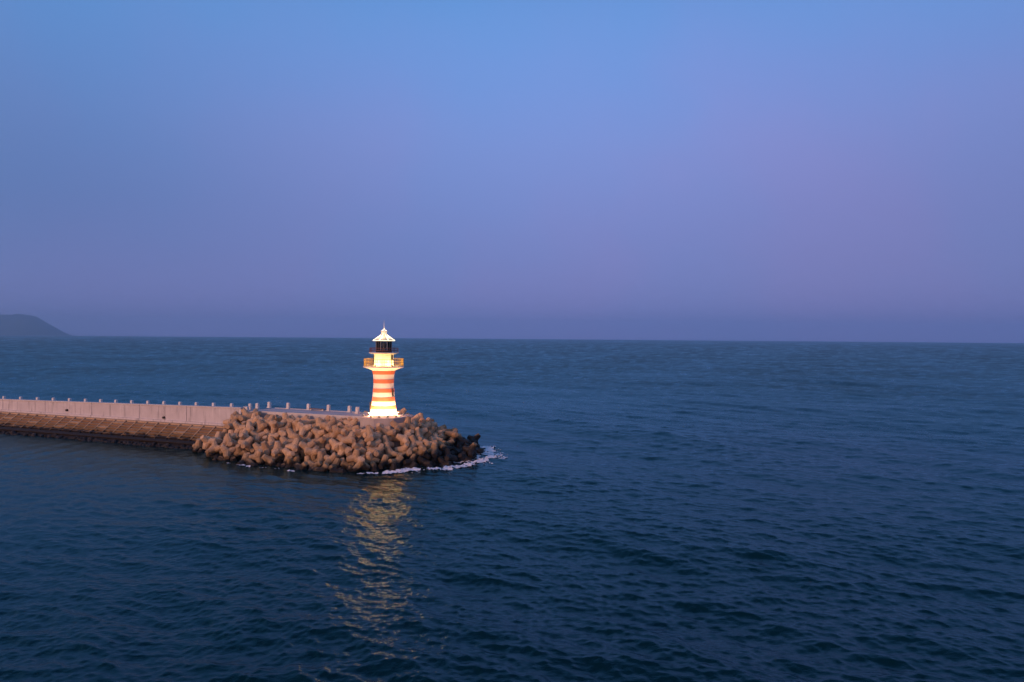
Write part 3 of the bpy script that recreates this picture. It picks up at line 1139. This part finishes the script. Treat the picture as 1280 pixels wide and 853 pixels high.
# ------------------------------------------------------------------ tetrapods
TETRAPODS = [
(-24.63,108.18,-0.31,0.55,-0.745,-0.375,-0.046), (-21.76,108.6,-0.13,0.344,0.1,0.781,-0.511), (-32.32,111.06,-0.61,0.451,0.09,-0.843,-0.277), (-29.97,110.03,-0.75,0.613,0.202,0.109,-0.756),
(-28.18,109.01,0.28,0.042,0.885,0.234,0.399), (-27.01,110.71,0.17,0.083,-0.612,0.44,0.652), (-23.76,110.5,0.7,0.108,-0.477,0.558,0.67), (-20.52,109.99,0.73,0.353,0.292,0.832,0.313),
(-18.27,111.3,0.88,0.264,0.248,0.723,0.588), (-13.34,110.69,-0.71,0.305,-0.42,-0.762,0.386), (-38.63,112.12,-0.93,0.003,0.3,-0.188,0.935), (-37,111.99,-0.97,0.943,0.33,-0.049,-0.009),
(-33.42,112.43,0.06,0.045,-0.779,-0.01,-0.625), (-28.77,112.02,0.91,0.281,0.603,-0.736,-0.124), (-26.15,111.85,1.33,0.47,0.739,0.333,0.35), (-23.54,112.34,1.94,0.91,0.342,0.07,-0.224),
(-21.48,112.84,2.21,0.237,0.703,-0.628,0.237), (-19.86,112.23,1.93,0.676,-0.065,-0.225,0.699), (-16.22,110.77,0.77,0.179,0.901,-0.007,0.394), (-13.21,113.85,0.21,0.029,-0.11,0.727,0.678),
(-44.16,112.98,0.21,0.395,-0.812,-0.037,0.428), (-42.03,114.68,-0.32,0.881,0.234,-0.361,0.194), (-39.55,114.04,-0.09,0.458,-0.372,0.646,0.484), (-37.02,114.39,0.57,0.027,-0.788,0.162,-0.593),
(-34.63,114.87,0.9,0.381,0.839,0.336,0.197), (-33.23,115.35,1.97,0.091,0.787,-0.606,0.068), (-28.17,115.1,3.55,0.186,-0.951,-0.246,0.023), (-28.28,113.78,2,0.274,0.962,-0.005,0.018),
(-25.39,113.31,2.7,0.411,0.034,0.362,0.836), (-22.79,114.41,3.8,0.629,-0.425,0.651,-0.012), (-20.89,113.85,3.32,0.306,0.594,-0.49,0.56), (-17.99,113.83,2.32,0.004,0.062,0.659,0.75),
(-15.57,115.09,1.79,0.745,0.088,-0.634,-0.189), (-13.1,115.03,1.27,0.589,0.029,0.179,0.787), (-10.55,116.17,0.34,0.352,-0.842,-0.369,0.176), (-47.09,116.15,-0.85,0.505,-0.168,0.818,-0.22),
(-44.59,116.55,-0.04,0.374,-0.68,-0.055,-0.628), (-41.63,116.28,0.58,0.346,0.562,0.73,0.175), (-39.02,115.14,0.98,0.708,0.101,0.239,0.656), (-37.02,116.42,2.02,0.782,-0.387,-0.483,-0.069),
(-34.07,116.95,2.5,0.216,-0.003,-0.965,0.15), (-30.92,115.97,2.57,0.299,-0.882,-0.216,0.293), (-29.58,115.24,2.77,0.133,-0.454,-0.502,-0.724), (-28.49,116.6,4.16,0.778,-0.562,0.198,0.199),
(-20.27,115.69,4.34,0.506,0.027,0.377,-0.775), (-15.48,113.25,1.52,0.33,0.212,0.865,-0.314), (-13.25,117.04,1.96,0.799,0.252,-0.203,-0.507), (-12.79,113.06,2.29,0.398,0.646,-0.497,0.422),
(-9.6,116.09,-0.91,0.036,0.063,-0.727,-0.683), (-50.46,117.19,-0.65,0.199,0.645,0.409,0.614), (-48.65,116.39,-0.34,0.577,0.761,-0.161,0.25), (-46.3,116.9,1.46,0.207,0.146,0.339,-0.906),
(-44.1,118.01,0.92,0.046,-0.932,-0.016,0.359), (-40.28,122.29,4.29,0.276,-0.416,0.76,-0.417), (-40.15,116.82,1.49,0.725,-0.171,0.022,-0.667), (-36.62,118.26,2.22,0.512,-0.686,-0.417,0.304),
(-35.48,118.19,3.35,0.265,0.444,0.843,0.146), (-33.42,118.55,4.26,0.657,0.516,0.27,0.48), (-31.21,118.66,3.92,0.621,0.166,0.096,0.76), (-14.29,118.71,2.36,0.106,-0.256,0.93,-0.243),
(-12.24,118.8,1.43,0.457,-0.137,0.562,-0.675), (-10.78,118.06,0.41,0.541,-0.406,-0.493,0.547), (-6.23,121.84,-1.14,0.161,-0.375,0.888,0.212), (-52.59,119.53,-0.13,0.601,0.068,-0.239,0.76),
(-49.93,118.8,-0.03,0.917,0.272,0.025,-0.292), (-47.4,118.71,0.73,0.212,0.964,-0.12,0.106), (-45.21,119.65,1.47,0.415,0.89,0.103,-0.16), (-43.08,120.38,2.31,0.265,0.147,0.92,-0.248),
(-40.65,121.25,3.14,0.632,-0.205,0.733,-0.143), (-37.85,119.36,2.88,0.481,-0.57,0.604,-0.279), (-36.44,120.38,3.95,0.333,-0.792,0.034,0.511), (-34.25,119.9,3.59,0.473,0.71,0.428,0.298),
(-32.29,120.57,4.5,0.062,-0.527,0.53,0.661), (-29.6,122.1,5.17,0.519,-0.805,-0.132,0.255), (-11.27,119.53,2.18,0.422,0.13,-0.736,-0.513), (-11.47,120.79,1.05,0.406,0.661,-0.143,-0.615),
(-9.19,119.43,-0.42,0.512,-0.581,-0.207,0.597), (-53.74,122.28,0.98,0.252,0.447,0.8,-0.31), (-52.79,120.97,1.24,0.457,-0.194,0.854,0.154), (-48.13,122.23,2.86,0.755,0.534,0.377,0.04),
(-45.72,122.16,2.72,0.493,0.233,0.165,-0.822), (-43.28,121.91,3.33,0.138,-0.339,0.186,0.912), (-42.03,122.95,4.28,0.322,0.212,0.803,-0.454), (-39.05,123.36,4.46,0.739,0.168,0.14,-0.637),
(-37.54,122.01,4.25,0.222,-0.207,0.514,0.802), (-34.59,122.02,5.1,0.387,-0.715,-0.505,-0.29), (-15.9,123.25,4.84,0.177,0.968,0.149,0.097), (-11.35,124.21,1.7,0.484,0.301,-0.015,0.821),
(-7.83,122.82,-0.51,0.593,-0.661,0.215,0.405), (-56.83,123.94,-0.85,0.605,0.535,0.575,-0.128), (-52.51,124.72,2.71,0.475,0.558,0.672,0.107), (-50.5,121.8,1.51,0.528,-0.145,-0.704,-0.453),
(-47.58,121.07,1.82,0.477,0.123,-0.822,-0.286), (-45.44,123.97,3.7,0.805,0.144,-0.199,0.54), (-42.59,125.78,4.98,0.003,-0.354,-0.833,0.425), (-39.9,125.6,5.34,0.928,0.048,-0.269,0.252),
(-17.43,125.41,5.23,0.258,-0.403,0.829,-0.288), (-13.41,122.5,2.68,0.463,0.555,-0.023,-0.691), (-9.45,121.06,0.63,0.284,0.51,0.34,0.737), (-8.98,125.36,0.48,0.757,-0.342,-0.526,-0.184),
(-6.12,125.9,-0.8,0.061,0.035,-0.498,-0.864), (-54.38,125.02,1.36,0.224,0.251,-0.891,0.304), (-51.61,126.74,3.66,0.043,-0.699,0.101,-0.707), (-49.04,126.07,4.04,0.275,-0.135,0.658,0.687),
(-45.42,127.44,5.03,0.375,0.162,0.798,0.444), (-18.88,127.65,5.2,0.038,0.348,0.669,-0.655), (-13.67,127.75,3.17,0.751,0.296,-0.579,0.116), (-12.41,130.64,2.03,0.746,-0.213,0.081,-0.625),
(-7.08,127.52,0.37,0.21,-0.29,0.324,0.875), (-23.38,132.29,4.79,0.146,-0.616,0.615,-0.471), (-20.3,129.95,4.88,0.136,-0.28,0.86,0.403), (-16.42,130.1,4,0.301,0.855,-0.078,0.416),
(-13.88,131.8,2.78,0.289,0.692,0.339,-0.568), (-10.13,129.68,1.04,0.928,-0.146,0.228,-0.257), (-8.24,129.35,0.02,0.645,0.529,-0.507,0.215), (-25.87,131.48,5.29,0.53,0.632,-0.551,0.126),
(-21.33,133.64,3.64,0.596,0.004,0.553,0.582), (-18.22,132.48,3.82,0.103,0.258,-0.77,0.574), (-18.73,133.93,4.46,0.075,-0.204,0.497,-0.84), (-16.43,132.86,2.84,0.248,-0.283,0.691,-0.617),
(-12.46,134.42,1.12,0.002,-0.01,-0.29,0.957), (-8.97,133.51,-0.21,0.526,0.513,0.672,-0.092), (-24.2,129.81,5.08,0.531,0.746,0.398,-0.057), (-23.68,134.83,3.51,0.792,-0.481,0.257,0.274),
(-21.44,136.52,2.67,0.321,0.273,-0.153,0.894), (-19.78,133.82,3.23,0.425,0.054,0.903,-0.022), (-14.77,137.46,0.15,0.294,-0.118,0.548,-0.774), (-11.59,135.45,-0,0.781,-0.014,0.282,0.558),
(-24.2,139.54,0.86,0.122,-0.6,-0.352,0.708), (-21.8,138.66,0.83,0.728,-0.141,0.202,0.64), (-19.61,137.02,1.25,0.232,-0.272,0.703,-0.615), (-16.8,137.45,0.57,0.454,0.645,-0.175,0.589),
(-24.31,138.36,2.02,0.557,0.016,0.817,-0.145), (-22.91,141.7,-0.37,0.01,-0.098,-0.968,-0.232), (-29.13,110.04,1.11,0.189,-0.951,-0.044,-0.241), (-27.08,107.38,-0.38,0.153,-0.219,-0.554,-0.788),
(-29.82,107.86,-0.23,0.778,0.006,-0.626,-0.055), (-25.86,109.26,0.31,0.108,-0.417,0.377,-0.82), (-23.6,107.5,1.11,0.79,-0.491,0.029,0.365), (-18.65,108.33,-0.21,0.041,0.456,-0.622,-0.635),
(-16.13,109.4,-0.16,0.269,-0.891,-0.255,-0.263), (-35.89,111.15,0.21,0.521,0.116,0.192,-0.824), (-33.6,109.14,-0.13,0.604,-0.155,0.33,-0.709), (-30.95,111.18,1.02,0.222,0.187,0.798,-0.529),
(-24.95,109.55,1.75,0.346,0.761,-0.145,-0.53), (-22.61,109.53,1.51,0.23,-0.755,0.246,-0.563), (-21.83,110.35,2.41,0.142,-0.913,-0.374,-0.08), (-18.53,109.65,0.94,0.255,-0.161,-0.565,0.768),
(-42.56,112.17,-0.31,0.27,0.029,-0.95,0.157), (-39.76,112.57,0.55,0.586,-0.056,0.517,0.621), (-36.66,112.96,1.47,0.142,0.441,-0.394,0.794), (-35.58,112.98,0.01,0.255,0.084,0.778,0.568),
(-31.51,109.13,0.16,0.542,-0.457,-0.106,0.697), (-31.21,113.36,1.06,0.461,0.003,-0.097,0.882), (-27.54,112.32,2.69,0.17,-0.5,-0.815,0.241), (-24.72,111.08,2.92,0.07,-0.908,0.221,0.349),
(-22.69,112.2,3.3,0.12,0.964,0.163,0.172), (-17,112.56,1.7,0.566,-0.336,-0.683,0.318), (-14.57,112.17,2.22,0.042,0.847,0.123,-0.516), (-14.23,111.48,0.52,0.016,-0.568,0.357,-0.741),
(-44.58,119.76,3.35,0.53,0.825,-0.076,0.182), (-42,113.32,1.09,0.092,0.878,-0.362,0.299), (-38.87,113.51,2.25,0.557,-0.271,-0.748,-0.24), (-36.17,113.89,2.72,0.02,0.137,0.125,0.982),
(-33.92,113.58,2.69,0.853,-0.165,0.422,-0.26), (-31.83,118.52,5.5,0.859,-0.309,0.201,-0.354), (-32.54,112.46,2.01,0.046,-0.767,-0.638,-0.055), (-26.76,113.42,3.97,0.868,-0.286,-0.042,-0.403),
(-23.83,115.8,5.04,0.24,-0.301,-0.899,0.208), (-21.96,115.75,5.41,0.745,-0.622,-0.213,0.114), (-23.07,112.6,4.81,0.088,-0.682,-0.301,-0.66), (-16.42,115.21,3.18,0.984,0.015,-0.146,0.103),
(-13.85,115.66,2.8,0.326,-0.482,0.032,0.813), (-6.93,117.69,1.74,0.885,0.201,0.206,0.367), (-48.48,116.52,1.29,0.479,0.865,0.051,0.138), (-45.42,116.84,2.66,0.461,0.375,-0.491,-0.637),
(-43.98,115.06,-0.08,0.266,0.065,0.962,-0.013), (-42.88,116.38,1.73,0.927,-0.023,-0.373,-0.031), (-41.17,114.87,2.11,0.48,-0.011,-0.832,-0.277), (-38.23,116.03,2.93,0.654,-0.482,0.36,-0.459),
(-35.72,115.31,3.21,0.808,-0.026,-0.216,0.548), (-32.26,115.28,3.29,0.01,-0.93,0.342,-0.131), (-29.54,119.69,4.9,0.072,-0.658,0.533,-0.527), (-29.97,117.29,4.62,0.826,-0.115,-0.357,-0.421),
(-17.84,117.2,4.5,0.456,-0.853,0.109,-0.229), (-18.05,115.11,3.9,0.486,0.808,-0.015,0.332), (-8.11,116.6,0.45,0.407,-0.204,0.41,0.791), (-48.99,119.59,1.16,0.529,-0.398,0.071,-0.747),
(-48.37,117.66,2.4,0.367,0.43,-0.437,0.7), (-46.14,118.16,3.52,0.242,0.698,0.401,0.542), (-42.99,118.53,1.91,0.316,0.014,-0.701,0.639), (-41.08,117.67,2.48,0.059,0.658,-0.682,-0.312),
(-39.07,118.14,3.98,0.587,0.158,-0.55,-0.573), (-37.74,117.52,3.96,0.675,0.587,0.373,0.248), (-35.93,118.04,5.13,0.938,0.116,-0.328,-0), (-31.33,122.57,5.35,0.041,-0.446,0.779,-0.439),
(-28.09,119.87,5.65,0.363,0.678,0.59,-0.246), (-15.96,117.09,3.81,0.102,-0.102,0.176,0.974), (-15.12,120.31,3.47,0.489,-0.504,-0.207,0.681), (-11.58,116.85,2.08,0.624,-0.116,0.718,0.286),
(-7.42,118.45,0.22,0.088,-0.607,-0.275,-0.74), (-53.72,120.69,2.49,0.787,-0.589,-0.163,0.081), (-49.3,119.06,2.66,0.041,0.765,0.014,0.643), (-46.77,119.49,2.37,0.449,-0.026,0.747,-0.49),
(-44.75,122.5,4.87,0.302,-0.034,-0.927,0.22), (-42.07,121.52,5.2,0.61,0.255,0.404,-0.632), (-39.71,119.34,2.34,0.283,-0.206,0.62,0.703), (-41.08,119.22,3.27,0.129,0.91,0.382,-0.102),
(-37.36,120.33,5.69,0.102,-0.571,0.32,0.749), (-33.7,120.36,5.43,0.419,0.099,0.771,-0.47), (-30.92,120.43,5.69,0.55,0.281,0.556,0.556), (-16.03,119.37,4.44,0.12,0.332,0.927,-0.124),
(-13.39,120.32,2.99,0.764,0.567,-0.209,-0.226), (-11.22,113.31,-0.02,0.691,-0.296,-0.052,0.658), (-10.57,114.6,1.02,0.547,0.129,0.788,0.253), (-7.41,120.73,-0.1,0.177,0.349,0.758,-0.522),
(-52.99,123,2.42,0.277,-0.127,0.714,-0.63), (-51.61,118.99,1.41,0.484,-0.28,0.558,-0.614), (-49.26,120.76,2.96,0.797,-0.507,-0.25,-0.211), (-46.84,122.01,4.44,0.083,-0.675,-0.599,-0.424),
(-43.89,123.84,5.49,0.15,-0.17,0.777,-0.588), (-41.03,124.39,5.77,0.05,0.73,-0.018,0.681), (-37.84,124.35,5.56,0.089,-0.812,-0.009,0.577), (-33.53,123.22,5.49,0.049,0.187,0.125,0.973),
(-36.39,122.63,5.56,0.362,-0.923,-0.123,0.034), (-14.77,123.85,3.65,0.498,0.699,0.426,-0.286), (-10.7,124.91,3.27,0.001,0.06,-0.994,-0.093), (-10.28,134.13,0.54,0.498,-0.275,0.401,-0.718),
(-9.2,122.77,0.49,0.936,-0.077,-0.116,-0.322), (-57.34,125.09,0.84,0.568,-0.488,0.662,-0.034), (-50.51,122.99,2.76,0.534,-0.072,-0.839,0.073), (-47.77,124.68,4.15,0.894,0.385,0.169,-0.154),
(-49.18,123.44,4.43,0.354,-0.436,0.607,0.562), (-45.85,124.74,4.93,0.507,-0.236,0.262,0.786), (-44.32,126.51,5.62,0.8,0.355,-0.462,-0.142), (-16.56,124.28,5.91,0.857,-0.199,-0.134,-0.456),
(-12.8,124.77,2.87,0.603,-0.669,-0.316,0.3), (-9.4,125.83,1.94,0.569,0.123,0.004,-0.813), (-7.15,131.68,1.4,0.201,-0.944,-0.16,-0.205), (-6.82,124.85,0.08,0.885,0.279,0.076,-0.366),
(-5.97,123.44,0.11,0.771,0.296,0.351,-0.441), (-56.47,125.99,-0.74,0.077,0.439,-0.347,0.825), (-56.37,127.6,0.08,0.032,0.71,0.353,-0.608), (-51.51,125.37,4.53,0.654,-0.323,-0.68,0.07),
(-48.39,127.93,5.17,0.581,0.743,-0.017,-0.332), (-47.42,126.59,5.38,0.11,0.754,0.623,0.176), (-20.82,127.47,5.66,0.246,0.09,0.852,-0.453), (-15.25,126.17,4.3,0.955,0.193,-0.04,0.22),
(-12.75,126.35,3.01,0.197,0.116,0.614,0.756), (-11.18,126.78,1.78,0.435,-0.668,0.596,0.097), (-8.81,127.9,1.27,0.005,0.235,0.154,-0.96), (-57.54,128.56,-0.37,0.344,0.807,0.449,0.168),
(-55.97,131.78,-0.83,0.276,-0.575,0.021,-0.77), (-22.4,129.28,5.4,0.572,0.696,-0.278,-0.333), (-21.18,129.64,6.46,0.28,-0.778,0.354,0.437), (-18.37,129.75,5.42,0.86,-0.188,0.377,-0.287),
(-15.43,128.38,4.75,0.123,-0.511,0.454,0.719), (-13.66,129.99,3.41,0.715,-0.506,-0.474,0.088), (-11.25,129.92,3.06,0.634,-0.317,-0.531,0.465), (-7.08,131.56,-0.57,0.615,-0.592,0.295,0.43),
(-27.02,130.6,5.96,0.029,0.92,-0.369,-0.131), (-22.28,131.75,5.64,0.852,-0.103,-0.512,-0.05), (-21.21,134.35,5.21,0.247,-0.96,-0.07,0.112), (-19.95,132.18,5.33,0.131,0.685,-0.692,0.186),
(-17.5,131.37,4.78,0.632,-0.566,-0.349,0.398), (-15.61,132.11,3.92,0.883,0.027,0.141,-0.446), (-10.78,132.28,1.53,0.365,-0.009,0.709,0.603), (-8.51,132.08,0.41,0.846,0.181,-0.259,-0.429),
(-25.36,136.21,3.46,0.044,0.305,-0.374,0.874), (-22.6,134.98,4.63,0.037,-0.794,0.604,-0.063), (-17.43,139.65,-0.22,0.674,0.738,0.011,0.041), (-18.01,137.55,1.75,0.82,0.028,-0.36,0.444),
(-14.55,135.61,1.3,0.014,-0.931,0.051,-0.36), (-11.95,137.54,-0.67,0.613,0.395,-0.574,0.372), (-23.47,136.82,2.51,0.306,-0.747,-0.427,0.406), (-19.68,141.22,-1.01,0.638,0.004,-0.726,0.257),
(-22.3,140.31,0.58,0.432,0.222,-0.011,0.874), (-51.96,129.99,5.5,0.055,0.624,-0.619,0.474), (-50.23,129.46,6.1,0.449,0.2,0.758,-0.429), (-48.51,128.93,6.2,0.063,-0.658,-0.731,-0.171),
(-53.38,129.87,4.7,0.095,0.179,0.217,0.955), (-51.88,128.47,5.3,0.447,-0.827,0.106,-0.323), (-50.07,127.59,5.5,-0.214,0.541,-0.092,-0.808), (-27.56,118.11,4.9,0.2,-0.188,-0.757,-0.593),
(-25.86,116.95,4.6,-0.822,-0.031,-0.561,0.094), (-24.02,116.17,4.6,0.845,-0.368,-0.371,-0.115), (-21.94,116.04,5,0.469,-0.302,0.613,-0.559), (-19.59,117.2,5.6,-0.697,-0.037,-0.583,-0.417),
(-18.15,118.79,5.9,0.499,0.801,0.126,-0.304), (-28.53,120.7,5.6,0.719,0.215,-0.126,0.649), (-17.27,120.6,6.2,-0.798,0.146,0.584,-0.01), (-20.85,115.53,4.8,-0.548,0.334,-0.516,-0.568)]
TH_ = 2.35
TL = TH_ * .62
DIRS = [Vector((0, 0, 1))] + [Vector((math.cos(a) * math.sqrt(8) / 3, math.sin(a) * math.sqrt(8) / 3, -1 / 3)) for a in (0, 2 * PI / 3, 4 * PI / 3)]


def tetra_mesh(seed):
    rnd = random.Random(seed)
    bm_ = bmesh.new()
    n = 9
    for d in DIRS:
        q = d.to_track_quat('Z', 'Y').to_matrix()
        rings = []
        for z, r in ((0.0, .64), (.30, .64), (TL * .60, .53), (TL * .975, .415), (TL, .385)):
            ring = []
            for k in range(n):
                a = 2 * PI * k / n
                w = 1 + (.035 * rnd.uniform(-1, 1) if z > .4 else 0)
                ring.append(bm_.verts.new(q @ Vector((r * w * math.cos(a), r * w * math.sin(a), z + (.02 * rnd.uniform(-1, 1) if z > .8 else 0)))))
            rings.append(ring)
        for A, B in zip(rings, rings[1:]):
            for k in range(n):
                bm_.faces.new((A[k], A[(k + 1) % n], B[(k + 1) % n], B[k]))
        bm_.faces.new(rings[-1])
    bmesh.ops.recalc_face_normals(bm_, faces=bm_.faces)
    me = bpy.data.meshes.new('tetrapod')
    bm_.to_mesh(me)
    bm_.free()
    me.materials.append(MAT['tetra'])
    return me


TM = [tetra_mesh(k) for k in range(4)]


COLS = [(276, 'at the left foot of the mound'), (318, 'below the wall end'), (349, 'below the sixth post from lighthouse'),
        (374, 'below the fifth post from lighthouse'), (399, 'below the fourth post from lighthouse'),
        (425, 'below the third post from lighthouse'), (456, 'below the posts nearest lighthouse'),
        (481, 'below the lighthouse left half'), (512, 'below the lighthouse right half'),
        (540, 'just right of the platform'), (566, 'near the right tip'), (2000, 'at the right tip')]
ROWS = [(540, 'tan tetrapod in the top row'), (556, 'tan tetrapod in upper middle row'), (571, 'brown tetrapod in lower middle row'),
        (2000, 'dark wet waterline tetrapod')]
PLACE = {1: [''], 2: ['left', 'right'], 3: ['left', 'middle', 'right'], 4: ['leftmost', 'second', 'third', 'rightmost']}


def in_picture(p):
    q = cam_o.matrix_world.inverted() @ Vector(p)
    return 640 + 853 * q.x / -q.z, 426.5 - 853 * q.y / -q.z


bpy.context.view_layer.update()
from mathutils.bvhtree import BVHTree
tets, bv, bp, owner = [], [], [], []
for i, (x, y, z, qw, qx, qy, qz) in enumerate(TETRAPODS):
    o = bpy.data.objects.new('tetrapod', TM[i % 4])
    col.objects.link(o)
    o.location = (x, y, z)
    o.rotation_mode = 'QUATERNION'
    o.rotation_quaternion = (qw, qx, qy, qz)
    mw = Matrix.Translation((x, y, z)) @ Quaternion((qw, qx, qy, qz)).to_matrix().to_4x4()
    base = len(bv)
    bv += [mw @ v.co for v in o.data.vertices]
    bp += [[base + k for k in p.vertices] for p in o.data.polygons]
    owner += [i] * len(o.data.polygons)
    tets.append((o, mw))
bvh = BVHTree.FromPolygons(bv, bp)
eye = Vector((0, 0, CAM_H))
cells = {}
for i, (o, mw) in enumerate(tets):
    pts = []
    for p in o.data.polygons:
        c = mw @ p.center
        if c.z < .05:
            continue
        hit = bvh.ray_cast(eye, (c - eye).normalized())
        if hit[2] is not None and owner[hit[2]] == i:
            pts.append((c, p.area))
    area = sum(a for c, a in pts)
    if not pts:
        col.objects.unlink(o)
        bpy.data.objects.remove(o)
        continue
    s_, d_ = sd_of(o.location.x, o.location.y)
    if area < .5 or (d_ < -5 and s_ < 6 and len(pts) < 60):
        tag(o, 'tetrapod buried in the heap, almost hidden by the ones in front', 'tetrapod', 'buried tetrapods')
        continue
    c = sum((c * a for c, a in pts), Vector()) / area
    px_, py_ = in_picture(c)
    ci = next(k for k, (lim, _) in enumerate(COLS) if px_ < lim)
    ri = next(k for k, (lim, _) in enumerate(ROWS) if py_ < lim)
    cells.setdefault((ri, ci), []).append((px_, o))
for (ri, ci), lst in sorted(cells.items()):
    lst.sort(key=lambda t: t[0])
    for k, (px_, o) in enumerate(lst):
        w = PLACE.get(len(lst), None)
        w = w[k] if w else (ORD[min(k, 17)] + ' from left')
        lab = ROWS[ri][1] + ' ' + COLS[ci][1] + (', %s one' % w if w and 'from' not in w else (', ' + w if w else ''))
        tag(o, lab, 'tetrapod', 'tetrapods heaped round the pier head')

# ------------------------------------------------------------------ foam round the seaward tip
def build_foam():
    line = [(-47, 113.0), (-40, 109.6), (-33, 106.8), (-27, 105.4), (-22.5, 105.7), (-19.5, 106.0), (-16, 107.0), (-12, 109.0), (-8.7, 112.2), (-5.8, 115.6), (-3.9, 120.0), (-3.7, 126), (-4.6, 133)]
    width = [.4, .6, .5, .3, .35, 1.4, 1.8, 1.9, 1.9, 2.2, 2.5, 2.3, 1.6]
    bm_ = bmesh.new()
    h = .16
    vid = {}

    def vert(ix, iy):
        if (ix, iy) not in vid:
            x, y = ix * h, iy * h
            up = .05 + .24 * max(0, noise.fractal((x * 2.3, y * 2.3, 4), 1, 2, 3))
            jx = h * .45 * noise.noise((x * 5, y * 5, 1))
            jy = h * .45 * noise.noise((x * 5, y * 5, 9))
            vid[(ix, iy)] = bm_.verts.new((x + jx, y + jy, sea_h(x, y) + up))
        return vid[(ix, iy)]
    for ix in range(int(-48 / h), int(2 / h)):
        for iy in range(int(103 / h), int(137 / h)):
            x, y = (ix + .5) * h, (iy + .5) * h
            best = 9e9
            wd = 1
            for (a, b), (w0, w1) in zip(zip(line, line[1:]), zip(width, width[1:])):
                ax, ay = a
                bx, by = b
                t = max(0, min(1, ((x - ax) * (bx - ax) + (y - ay) * (by - ay)) / ((bx - ax) ** 2 + (by - ay) ** 2)))
                dd = math.hypot(x - ax - t * (bx - ax), y - ay - t * (by - ay))
                if dd < best:
                    best = dd
                    wd = w0 + (w1 - w0) * t
            if best > wd * 1.5:
                continue
            f = 1 - best / wd
            nz = noise.fractal((x * .55, y * .55, 0), 1, 2, 5) * .95 + noise.noise((x * 2.3, y * 2.3, 3)) * .6
            if y < 107.8 and x < -20 and noise.noise((x * .42, y * .42, 7)) < .22 or x < -30 and noise.noise((x * .42, y * .42, 7)) < .12:
                continue
            if f * .8 + nz > .36:
                bm_.faces.new((vert(ix, iy), vert(ix + 1, iy), vert(ix + 1, iy + 1), vert(ix, iy + 1)))
    o_ = obj('foam', bm_, None, smooth=True, sharp=180)
    mm_ = MN('foam_white', .9, .1)
    mm_.color(mm_.mix(mm_.range(mm_.noise(3, 4), .35, .65), (.74, .74, .76), (.88, .87, .88)))
    o_.data.materials.append(mm_.m)
    tag(o_, 'broken white foam washing round the right tip of the tetrapod mound', 'foam', kind='stuff')


build_foam()

# ------------------------------------------------------------------ white float by the slope, far left
bm = bmesh.new()
add_lathe(bm, [(.08, -.18), (.26, -.12), (.34, .02), (.34, .14), (.26, .28), (.10, .33), (.06, .36), (.06, .46)], 14)
o = tag(obj('mooring_float', bm, 'float_plastic', smooth=True), 'small round white float on the water below the stepped slope', 'float')
o.location = (-103.4, 146.3, .05)

# ------------------------------------------------------------------ haze over the whole sea
bm = bmesh.new()
add_box(bm, (0, 0, 162.0), (25600, 25600, 336))
hz = obj('haze', bm, None)
hm = bpy.data.materials.new('haze_air')
hm.use_nodes = True
hn, hl = hm.node_tree.nodes, hm.node_tree.links
hn.remove(hn['Principled BSDF'])
pv = hn.new('ShaderNodeVolumePrincipled')
pv.inputs['Color'].default_value = (.66, .86, 1.0, 1)
pv.inputs['Density'].default_value = 1.2e-4
pv.inputs['Anisotropy'].default_value = .7
hl.new(pv.outputs[0], hn['Material Output'].inputs['Volume'])
hz.data.materials.append(hm)
tag(hz, kind='stuff')
